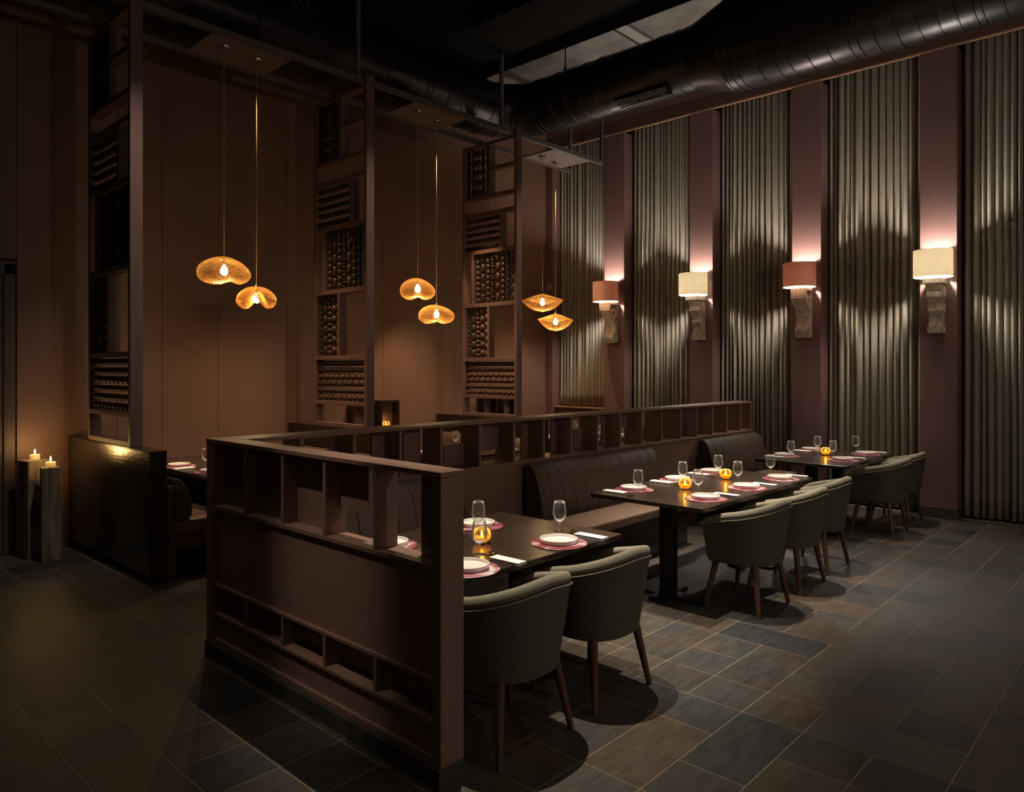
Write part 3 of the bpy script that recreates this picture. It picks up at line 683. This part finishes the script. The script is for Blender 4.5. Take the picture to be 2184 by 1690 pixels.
def make_fork():
    f = empty('fork'); hw = .004
    flat(MB(), [(-hw, -.08), (hw, -.08), (hw * .7, .05), (.011, .066), (-.011, .066), (-hw * .7, .05)], .005, .0075).build('handle', M_STEEL, f)
    for k in range(4): flat(MB(), [(-.011 + k * .0063, .066), (-.011 + k * .0063 + .003, .066), (-.0108 + k * .0063 + .0025, .108), (-.0108 + k * .0063, .108)], .005, .0072).build('tine', M_STEEL, f)
    return f
def make_spoon():
    f = empty('spoon'); hw = .004
    flat(MB(), [(-hw, -.08), (hw, -.08), (hw * .7, .06), (-hw * .7, .06)], .005, .0075).build('handle', M_STEEL, f)
    mb = MB()
    def fn(i, j):
        a = 2 * PI * i / 20; r = [0, .5, .8, 1, 1.04, .8, .4, 0][j]; dz = [0, .001, .003, .0055, .0045, .001, -.0012, -.002][j]
        return (.016 * r * math.sin(a), .082 + .026 * r * math.cos(a), .0045 + dz)
    mb.grid(fn, 20, 8, True); mb.build('bowl', M_STEEL, f, smooth='all')
    return f
PROTO = {'plate': None}
GRP = {'placemat': 'marbled pink placemats', 'plate': 'white rimmed plates', 'wine_glass': 'stemmed wine glasses', 'napkin': 'folded white napkins', 'fork': 'forks under the napkins', 'spoon': 'spoons under the napkins'}
TXT = {'placemat': 'round marbled pink placemat', 'plate': 'white rimmed plate', 'wine_glass': 'clear stemmed wine glass', 'napkin': 'folded white napkin', 'fork': 'shiny fork poking from the napkin', 'spoon': 'shiny spoon poking from the napkin'}
CATS = {'placemat': 'placemat', 'plate': 'plate', 'wine_glass': 'wine glass', 'napkin': 'napkin', 'fork': 'fork', 'spoon': 'spoon'}
MK = {'placemat': make_charger, 'plate': make_plate, 'wine_glass': make_glass, 'napkin': make_napkin, 'fork': make_fork, 'spoon': make_spoon}
PROTO = {}
rs = random.Random(5)
def item(kind, x, y, z, rz, where):
    if kind not in PROTO: PROTO[kind] = MK[kind](); o = PROTO[kind]
    else: o = copy_tree(PROTO[kind])
    o.location = (x, y, z); o.rotation_euler = (0, 0, rz)
    tag(o, f'{TXT[kind]} {where}', CATS[kind], GRP[kind])
def setting(cx, cy, rot, where, parts='cpgnfs', gx=None, noff=(.225, -.045), goff=(.205, .175)):
    T = .75
    def loc(dx, dy): return cx + dx * math.cos(rot) - dy * math.sin(rot), cy + dx * math.sin(rot) + dy * math.cos(rot)
    if 'c' in parts: item('placemat', cx, cy, T + .0003, rs.uniform(0, 6), where)
    if 'p' in parts: item('plate', cx + .008, cy + .008, T + .0051, 0, where)
    if 'g' in parts:
        q = gx or loc(*goff); item('wine_glass', q[0], q[1], T + .0003, 0, where)
    if 'n' in parts:
        q = loc(*noff); item('napkin', q[0], q[1], T + .0003, rot + R(2), where)
        for kd, dx in (('fork', .012), ('spoon', .030)):
            q = loc(noff[0] + dx, noff[1] + .085); item(kd, q[0], q[1], T + .0003, rot + R(-15 + rs.uniform(-2, 2)), where)
NT, MT, FT = 'of the nearest table', 'of the long middle table', 'of the far table'
F_, B_ = 0, PI
setting(3.08, 2.52, F_, f'at the right chair place {NT}', gx=(3.305, 2.70))
setting(2.39, 2.51, F_, f'at the left chair place {NT}', gx=(2.62, 2.665))
BN = dict(noff=(.205, -.03), goff=(.10, .105))
setting(3.085, 3.15, B_, f'at the right bench place {NT}', **BN)
setting(2.42, 3.15, B_, f'at the left bench place {NT}', **BN)
for x, nm in ((4.85, 'left'), (5.51, 'middle'), (6.15, 'right')): setting(x, 2.595, F_, f'at the {nm} chair place {MT}')
for x, nm in ((4.83, 'left'), (5.49, 'middle'), (6.11, 'right')): setting(x, 3.20, B_, f'at the {nm} bench place {MT}', **BN)
for x, nm in ((7.83, 'left'), (8.54, 'right')): setting(x, 2.645, F_, f'at the {nm} chair place {FT}')
for x, nm in ((7.80, 'left'), (8.55, 'right')): setting(x, 3.24, B_, f'at the {nm} bench place {FT}', **BN)
E_, W__ = -PI / 2, PI / 2    # facing +x / facing -x in the booths
for dx, nm, pl in ((0, 'left', 1), (2.33, 'middle', 1), (4.66, 'right', 1)):
    w = f'place of the {nm} booth'
    setting(2.99 + dx, 7.17, E_, f'at the wall end left {w}')
    setting(3.03 + dx, 6.56, E_, f'at the central left {w}', 'cpgn')
    setting(3.12 + dx, 5.98, E_, f'at the front left {w}', 'cpgn', gx=(3.325 + dx, 5.86))
    setting(3.93 + dx, 6.40, W__, f'at the central right {w}', 'cpgn')
    setting(3.88 + dx, 5.90, W__, f'at the front right {w}', 'cp')
# votives
def make_votive(h=.085, r=.051):
    v = empty('votive_holder'); N = 28
    def pf(t0, t1, rr): return [(max(.002, rr * math.sin(t0 + (t1 - t0) * k / 10)), r * .92 - rr * .95 * math.cos(t0 + (t1 - t0) * k / 10)) for k in range(11)]
    MB().lathe([(.001, 0)] + pf(R(30), R(95), r) + pf(R(95), R(30), r - .003)[:-1], N).build('glass_base', M_CRACK, v, smooth='all')
    MB().lathe(pf(R(95), R(143), r) + pf(R(143), R(95), r - .003), N).build('glass_rim', M_AMBER, v, smooth='all')
    MB().lathe([(0, .008), (.026, .008), (.028, .012), (.028, .034), (.0, .034)], 16).build('wax', M_WAX, v, smooth=True)
    MB().lathe([(0, .036), (.0055, .042), (.0065, .048), (.004, .060), (.0005, .072)], 10).build('flame', M_FLAME, v, smooth='all')
    return v
vp = make_votive()
votx = [((2.80, 2.83, .7503), 'amber glass votive with lit candle on the nearest table'), ((5.13, 2.925, .7503), 'amber glass votive, left one on the long middle table'),
        ((5.83, 2.935, .7503), 'amber glass votive, right one on the long middle table'), ((8.17, 2.945, .7503), 'amber glass votive with lit candle on the far table'),
        ((6.0, YB - .08, .9085), 'amber glass votive glowing in the wall niche')]
for i, (p, lab) in enumerate(votx):
    v = vp if i == 0 else copy_tree(vp); v.location = p; tag(v, lab, 'candle holder', 'amber glass votives')
    lamp('candle_light', 'POINT', (p[0], p[1], p[2] + .079), .25, (1, .55, .2), .008)

# ================================================================== PENDANT LAMPS
def pendant(x, y, ztop, zbot, wid, style, rz, watts, lab):
    # origin at the canopy
    k = 1.0134; x *= k; y *= k; ztop = 1.7 + (ztop - 1.7) * k; zbot = 1.7 + (zbot - 1.7) * k; wid *= k
    zc = RZ + .0095; p = tag(empty('pendant_lamp', (x, y, zc)), lab, 'lamp', 'gold mesh pendant lamps')
    MB().lathe([(0, -.022), (.05, -.022), (.055, -.016), (.055, 0), (0, 0)], 24).build('canopy', M_CHROME, p, smooth=True)
    MB().lathe([(0, -.075), (.010, -.075), (.012, -.05), (.012, -.022), (0, -.022)], 12).build('cord_grip', M_CHROME, p, smooth=True)
    MB().tube([(0, 0, -.07), (.004 * math.sin(x * 9), 0, (ztop - zc) * .5), (0, 0, ztop - zc)], .0032, 6).build('cord', M_CORD, p, smooth='all')
    zt, zb = ztop - zc, zbot - zc; H = zt - zb; a = wid / 2
    MB().lathe([(0, .03), (.008, .03), (.014, .0), (.014, -.05), (.0, -.05)], 12, c=(0, 0, zt)).build('socket', M_CHROME, p, smooth=True)
    bz = zt - H * .48
    MB().lathe([(0, -.045), (.02, -.042), (.032, -.022), (.034, 0), (.028, .022), (.015, .04), (.012, .055)], 14, c=(0, 0, bz)).build('bulb', M_BULB, p, smooth='all')
    NU, NV = 60, 25; ca, sa = math.cos(rz), math.sin(rz)
    def fn(i, j):
        th = 2 * PI * i / NU; ph = PI * (.03 + .94 * j / (NV - 1)); rr = math.sin(ph) ** .82; zz = math.cos(ph)
        if style == 'lobe':      # squashed ball pinched into two lobes below
            x_ = rr * math.cos(th) * a; y_ = rr * math.sin(th) * a * .82
            z_ = zz * H / 2
            px = .22 if wid > .46 else 0.0
            pinch = math.exp(-((x_ - px * a) / (a * .24)) ** 2)
            if zz < 0: z_ += pinch * H * .13 * (-zz)
            z_ += .10 * H * math.cos(2 * th) * rr * -1
            if zz > 0: z_ -= .06 * H * (x_ / a)
        elif style == 'dome':    # bell folded open underneath
            x_ = rr * math.cos(th) * a; y_ = rr * math.sin(th) * a * .8; z_ = zz * H / 2
            pinch = math.exp(-(x_ / (a * .32)) ** 2)
            if zz < .1: z_ += pinch * H * .80 * min(1, (.1 - zz))
            z_ -= .12 * H * (abs(x_) / a) ** 2 * (1 if zz > 0 else .2)
        else:                    # wide wavy hat
            rr = math.sin(ph); x_ = rr * math.cos(th) * a; y_ = rr * math.sin(th) * a * .85; rim_ = .14 * rr ** 3
            z_ = H * (.5 - .36 * rr ** 1.15) if zz > 0 else H * (-.5 + .64 * rr ** 2.3)
            z_ += .07 * H * math.sin(3 * th + .5) * rr ** 3
        return (x_ * ca - y_ * sa, x_ * sa + y_ * ca, zt - H / 2 + z_)
    # two crossing families of spiral wires give the diamond mesh
    mb = MB()
    def wire(path, r): mb.tube(path, r, 3, caps=False)
    fs = []; vs = [fn(i, j) for i in range(NU) for j in range(NV)]
    for i in range(NU):
        k = (i + 1) % NU
        for j in range(NV - 1):
            if (i + j) % 2 == 0: fs += [(i * NV + j, k * NV + j, k * NV + j + 1), (i * NV + j, k * NV + j + 1, i * NV + j + 1)]
            else: fs += [(i * NV + j, k * NV + j, i * NV + j + 1), (k * NV + j, k * NV + j + 1, i * NV + j + 1)]
    mb.add(vs, fs); o = mb.build('mesh_shade', M_MESH, p)
    w = o.modifiers.new('wire', 'WIREFRAME'); w.thickness = .0028; w.use_even_offset = False
    o['label'] = 'gold wire mesh shade'
    lamp('pendant_light', 'SPOT', (x, y, zc + bz - .06), watts, (1, .66, .32), .03, (x, y, 0), 165, .5)
pendant(3.168, 6.6, 2.72, 2.475, .475, 'lobe', R(-20), 11, 'gold mesh pendant lamp, upper one of the left pair')
pendant(3.515, 6.65, 2.485, 2.249, .385, 'dome', R(-47), 11, 'gold mesh pendant lamp, lower arched one of the left pair')
pendant(5.503, 6.62, 2.735, 2.491, .41, 'lobe', R(-47), 10, 'gold mesh pendant lamp, upper one of the middle pair')
pendant(5.87, 6.71, 2.453, 2.232, .445, 'lobe', R(-60), 10, 'gold mesh pendant lamp, lower one of the middle pair')
pendant(7.848, 6.72, 2.742, 2.491, .59, 'hat', R(-47), 9, 'flat gold mesh pendant lamp, upper one of the right pair')
pendant(8.222, 6.79, 2.488, 2.237, .52, 'hat', R(-30), 9, 'flat gold mesh pendant lamp, lower one of the right pair')

# ================================================================== WALL SCONCES
def sconce(yc, style, shade, lab):
    s = tag(empty('wall_sconce', (XR, yc, 2.09)), lab, 'sconce', 'wall sconces on carved corbels'); w = .088
    def ribbon(pts, th):
        up = []; lo = []
        for i, p in enumerate(pts):
            a = pts[max(0, i - 1)]; b = pts[min(len(pts) - 1, i + 1)]; t = Vector((b[0] - a[0], b[1] - a[1])).normalized(); nn = Vector((-t.y, t.x))
            up.append((p[0] + nn.x * th / 2, p[1] + nn.y * th / 2)); lo.append((p[0] - nn.x * th / 2, p[1] - nn.y * th / 2))
        return up + lo[::-1]
    if style == 'scroll':
        S = [(-.085, .0), (-.105, .03), (-.135, .055), (-.14, .085), (-.115, .115), (-.095, .16), (-.085, .23), (-.095, .30), (-.135, .37), (-.19, .43), (-.225, .49), (-.235, .55), (-.235, .585)]
        bd = MB().prism(ribbon(S, .045), 'y', -w, w).build('bracket', M_CORBEL, s, bevel=.004)
        MB().box(-.035, -.001, -w * .9, w * .9, 0, .60).build('back_board', M_CORBEL, s, bevel=.004)
        MB().prism([(-.115, .0), (-.03, .0), (-.03, .26), (-.08, .26), (-.095, .13), (-.12, .07)], 'y', -w * .96, w * .96).build('foot', M_CORBEL, s, bevel=.004)
        arcp = [(-.115 + .075 * math.cos(a), .445 + .085 * math.sin(a)) for a in [R(-150) + R(400) * k / 26 for k in range(27)]]
        arcp = [(-.115 + (p[0] + .115) * (1 - .022 * k), .445 + (p[1] - .445) * (1 - .022 * k)) for k, p in enumerate(arcp)]
        MB().prism(ribbon(arcp, .028), 'y', -w * .85, w * .85).build('scroll', M_CORBEL, s, bevel=.002, seg=1)
        for k in range(4): MB().box(-.262, -.215, -w - .006, w + .006, .475 + k * .024, .493 + k * .024).build('ridge', M_CORBEL, s, bevel=.004)
        MB().box(-.262, -.001, -w - .008, w + .008, .572, .605).build('top_block', M_CORBEL, s, bevel=.004)
    else:
        P = [(-.001, 0), (-.12, 0), (-.125, .08), (-.10, .12), (-.095, .17), (-.12, .22), (-.145, .25), (-.12, .28), (-.125, .32), (-.165, .37), (-.20, .40), (-.20, .44), (-.175, .46), (-.21, .50), (-.245, .535), (-.25, .56), (-.001, .56)]
        MB().prism(P, 'y', -w * .82, w * .82).build('bracket', M_CORBEL, s, bevel=.005)
        MB().box(-.135, -.001, -w * .9, w * .9, -.001, .075).build('foot', M_CORBEL, s, bevel=.006)
        for k, (r0, cz, cx) in enumerate(((.062, .45, -.08), (.038, .27, -.065))):
            for sg in (-1, 1):
                MB().prism([(cx + r0 * math.cos(2 * PI * q / 18), cz + r0 * 1.3 * math.sin(2 * PI * q / 18)) for q in range(18)], 'y', sg * w * .8, sg * w * .98).build('rosette', M_CORBEL, s, bevel=.008)
        MB().box(-.265, -.001, -w - .008, w + .008, .545, .605).build('top_block', M_CORBEL, s, bevel=.005)
    cx = -.225; r = .195
    sh = MB().grid(lambda i, j: (cx + [r, r, r - .003, r - .003][j] * math.cos(2 * PI * i / 48), [r, r, r - .003, r - .003][j] * math.sin(2 * PI * i / 48), [.615, .912, .912, .615][j]), 48, 4, True).build('shade', shade, s, smooth=True)
    MB().tube([(cx, 0, .604), (cx, 0, .70)], .012, 10).build('lamp_holder', M_CHROME, s, smooth=True)
    MB().lathe([(0, .70), (.016, .70), (.028, .735), (.030, .765), (.022, .79), (0, .80)], 14, c=(cx, 0, 0)).build('bulb', M_BULBW, s, smooth='all')
    for k in range(3):
        a = 2 * PI * k / 3; MB().tube([(cx, 0, .665), (cx + (r - .003) * math.cos(a), (r - .003) * math.sin(a), .70)], .003, 6).build('spider_arm', M_CHROME, s)
sconce(6.562, 'scroll', M_SHADEP, 'wall sconce with pinkish shade on open scroll corbel, leftmost')
sconce(5.085, 'stepped', M_SHADEC, 'wall sconce with glowing cream shade, second from the left')
sconce(3.613, 'scroll', M_SHADEP, 'wall sconce with pinkish shade, third from the left')
sconce(2.13, 'stepped', M_SHADEC, 'wall sconce with glowing cream shade on stepped corbel, rightmost')

# ================================================================== CURTAINS
def curtain(y0, y1, z0, z1, xf, lab, seed):
    rc = random.Random(seed); c = tag(empty('curtain', (xf, (y0 + y1) / 2, z0)), lab, 'curtain', 'taupe pleated curtains')
    cy = (y0 + y1) / 2; folds = []; y = y1
    while y > y0 + .04:
        w = rc.uniform(.045, .10); folds.append((y, max(y - w, y0), rc.uniform(.045, .075), rc.uniform(-.008, .008))); y -= w
    SUB = 10; cols = []
    for (a, b, amp, off) in folds:
        for k in range(SUB):
            t = k / SUB; s = (.5 - .5 * math.cos(2 * PI * t)); s = s ** .42
            cols.append((a + (b - a) * t, amp * s + off * math.sin(PI * t), rc.uniform(-.5, .5) if k == 0 else cols[-1][2]))
    NZ = 9; zsr = [0, .04, .12, .3, .5, .7, .85, .96, 1.0]
    def fn(i, j):
        yy, dx, ph = cols[i]; t = zsr[j]; am = 1.0 + .35 * (1 - t) ** 2
        wob = .004 * math.sin(6 * t + ph * 9) * (1 - t)
        return (-dx * am + .004 * math.sin(3 * t + ph * 5) * (1 - t), yy - cy + wob, (z1 - z0) * t)
    o = MB().grid(fn, len(cols), NZ).build('drape', M_CURT, c, smooth='all')
    sd = o.modifiers.new('thick', 'SOLIDIFY'); sd.thickness = .004; sd.offset = 1
    zh = .11
    h = MB().grid(lambda i, j: (lambda p: (p[0] - .0028, p[1], zh + (-.004, .004)[j]))(fn(i, 1)), len(cols), 2).build('hem', M_CURT, c, smooth='all')
    s2 = h.modifiers.new('thick', 'SOLIDIFY'); s2.thickness = .002
XC = 9.63
TOPC = TRIMZ + .5
curtain(6.76, 7.785, 1.085, TOPC, XC, 'taupe pleated curtain hanging above the low wall, far corner', 1)
curtain(5.28, 6.365, .03, TOPC, XC, 'taupe pleated curtain between the first and second sconces', 2)
curtain(3.81, 4.895, .03, TOPC, XC, 'taupe pleated curtain between the second and third sconces', 3)
curtain(2.33, 3.42, .03, TOPC, XC, 'taupe pleated curtain between the third and fourth sconces', 4)
curtain(.30, 1.93, .03, TOPC, XC, 'taupe pleated curtain at the right edge, right of the last sconce', 5)

# ================================================================== CANDLE PLINTHS
def plinth(x, y, w, h, rz, lab, seed):
    r = random.Random(seed); p = tag(empty('timber_plinth', (x, y, 0), rz), lab, 'plinth', 'rough timber candle plinths')
    n = 4; per = []
    for k in range(24):
        t = k / 24 * 4; e = int(t); f = t - e; a = w / 2
        q = [(-a + 2 * a * f, -a), (a, -a + 2 * a * f), (a - 2 * a * f, a), (-a, a - 2 * a * f)][e]
        j = r.uniform(.93, 1.0); per.append((q[0] * j, q[1] * j))
    MB().prism(per, 'z', 0, h).build('timber', M_LOG, p, bevel=.004, seg=1)
plinth(1.905, 7.66, .19, .872, R(12), 'taller rough timber plinth against the back wall, left', 1)
plinth(1.965, 7.40, .145, .825, R(-8), 'shorter rough timber plinth in front of the taller one', 2)
def pillar_candle(x, y, z, lab):
    c = tag(empty('pillar_candle', (x, y, z)), lab, 'candle', 'short lit candles')
    MB().lathe([(0, 0), (.039, 0), (.040, .003), (.040, .043), (.037, .046), (.033, .044), (.031, .012), (0, .010)], 24).build('wax', M_WAXG, c, smooth=True)
    lamp('candle_glow', 'POINT', (x, y, z + .03), .45, (1, .78, .46), .006)
    MB().tube([(0, 0, .010), (.001, 0, .056)], .0012, 6).build('wick', M_BLACK, c)
    MB().lathe([(0, .052), (.006, .058), (.0075, .066), (.005, .08), (.0005, .096)], 12).build('flame', M_FLAME, c, smooth='all')
    lamp('candle_light', 'POINT', (x, y, z + .105), 2.2, (1, .58, .2), .01)
pillar_candle(1.915, 7.66, .8722, 'short lit candle on the taller timber plinth')
pillar_candle(1.97, 7.40, .8252, 'short lit candle on the shorter timber plinth')
# wall plate
sw = tag(empty('switch_plate', (XR, 7.865, 3.045)), 'small square taupe switch plate in the far corner', 'switch')
MB().box(-.012, -.001, -.06, .06, -.06, .06).build('plate', M_PLASTIC, sw, bevel=.003)
MB().box(-.017, -.012, -.035, .035, -.035, .035).build('rocker', M_PLASTIC, sw, bevel=.002)
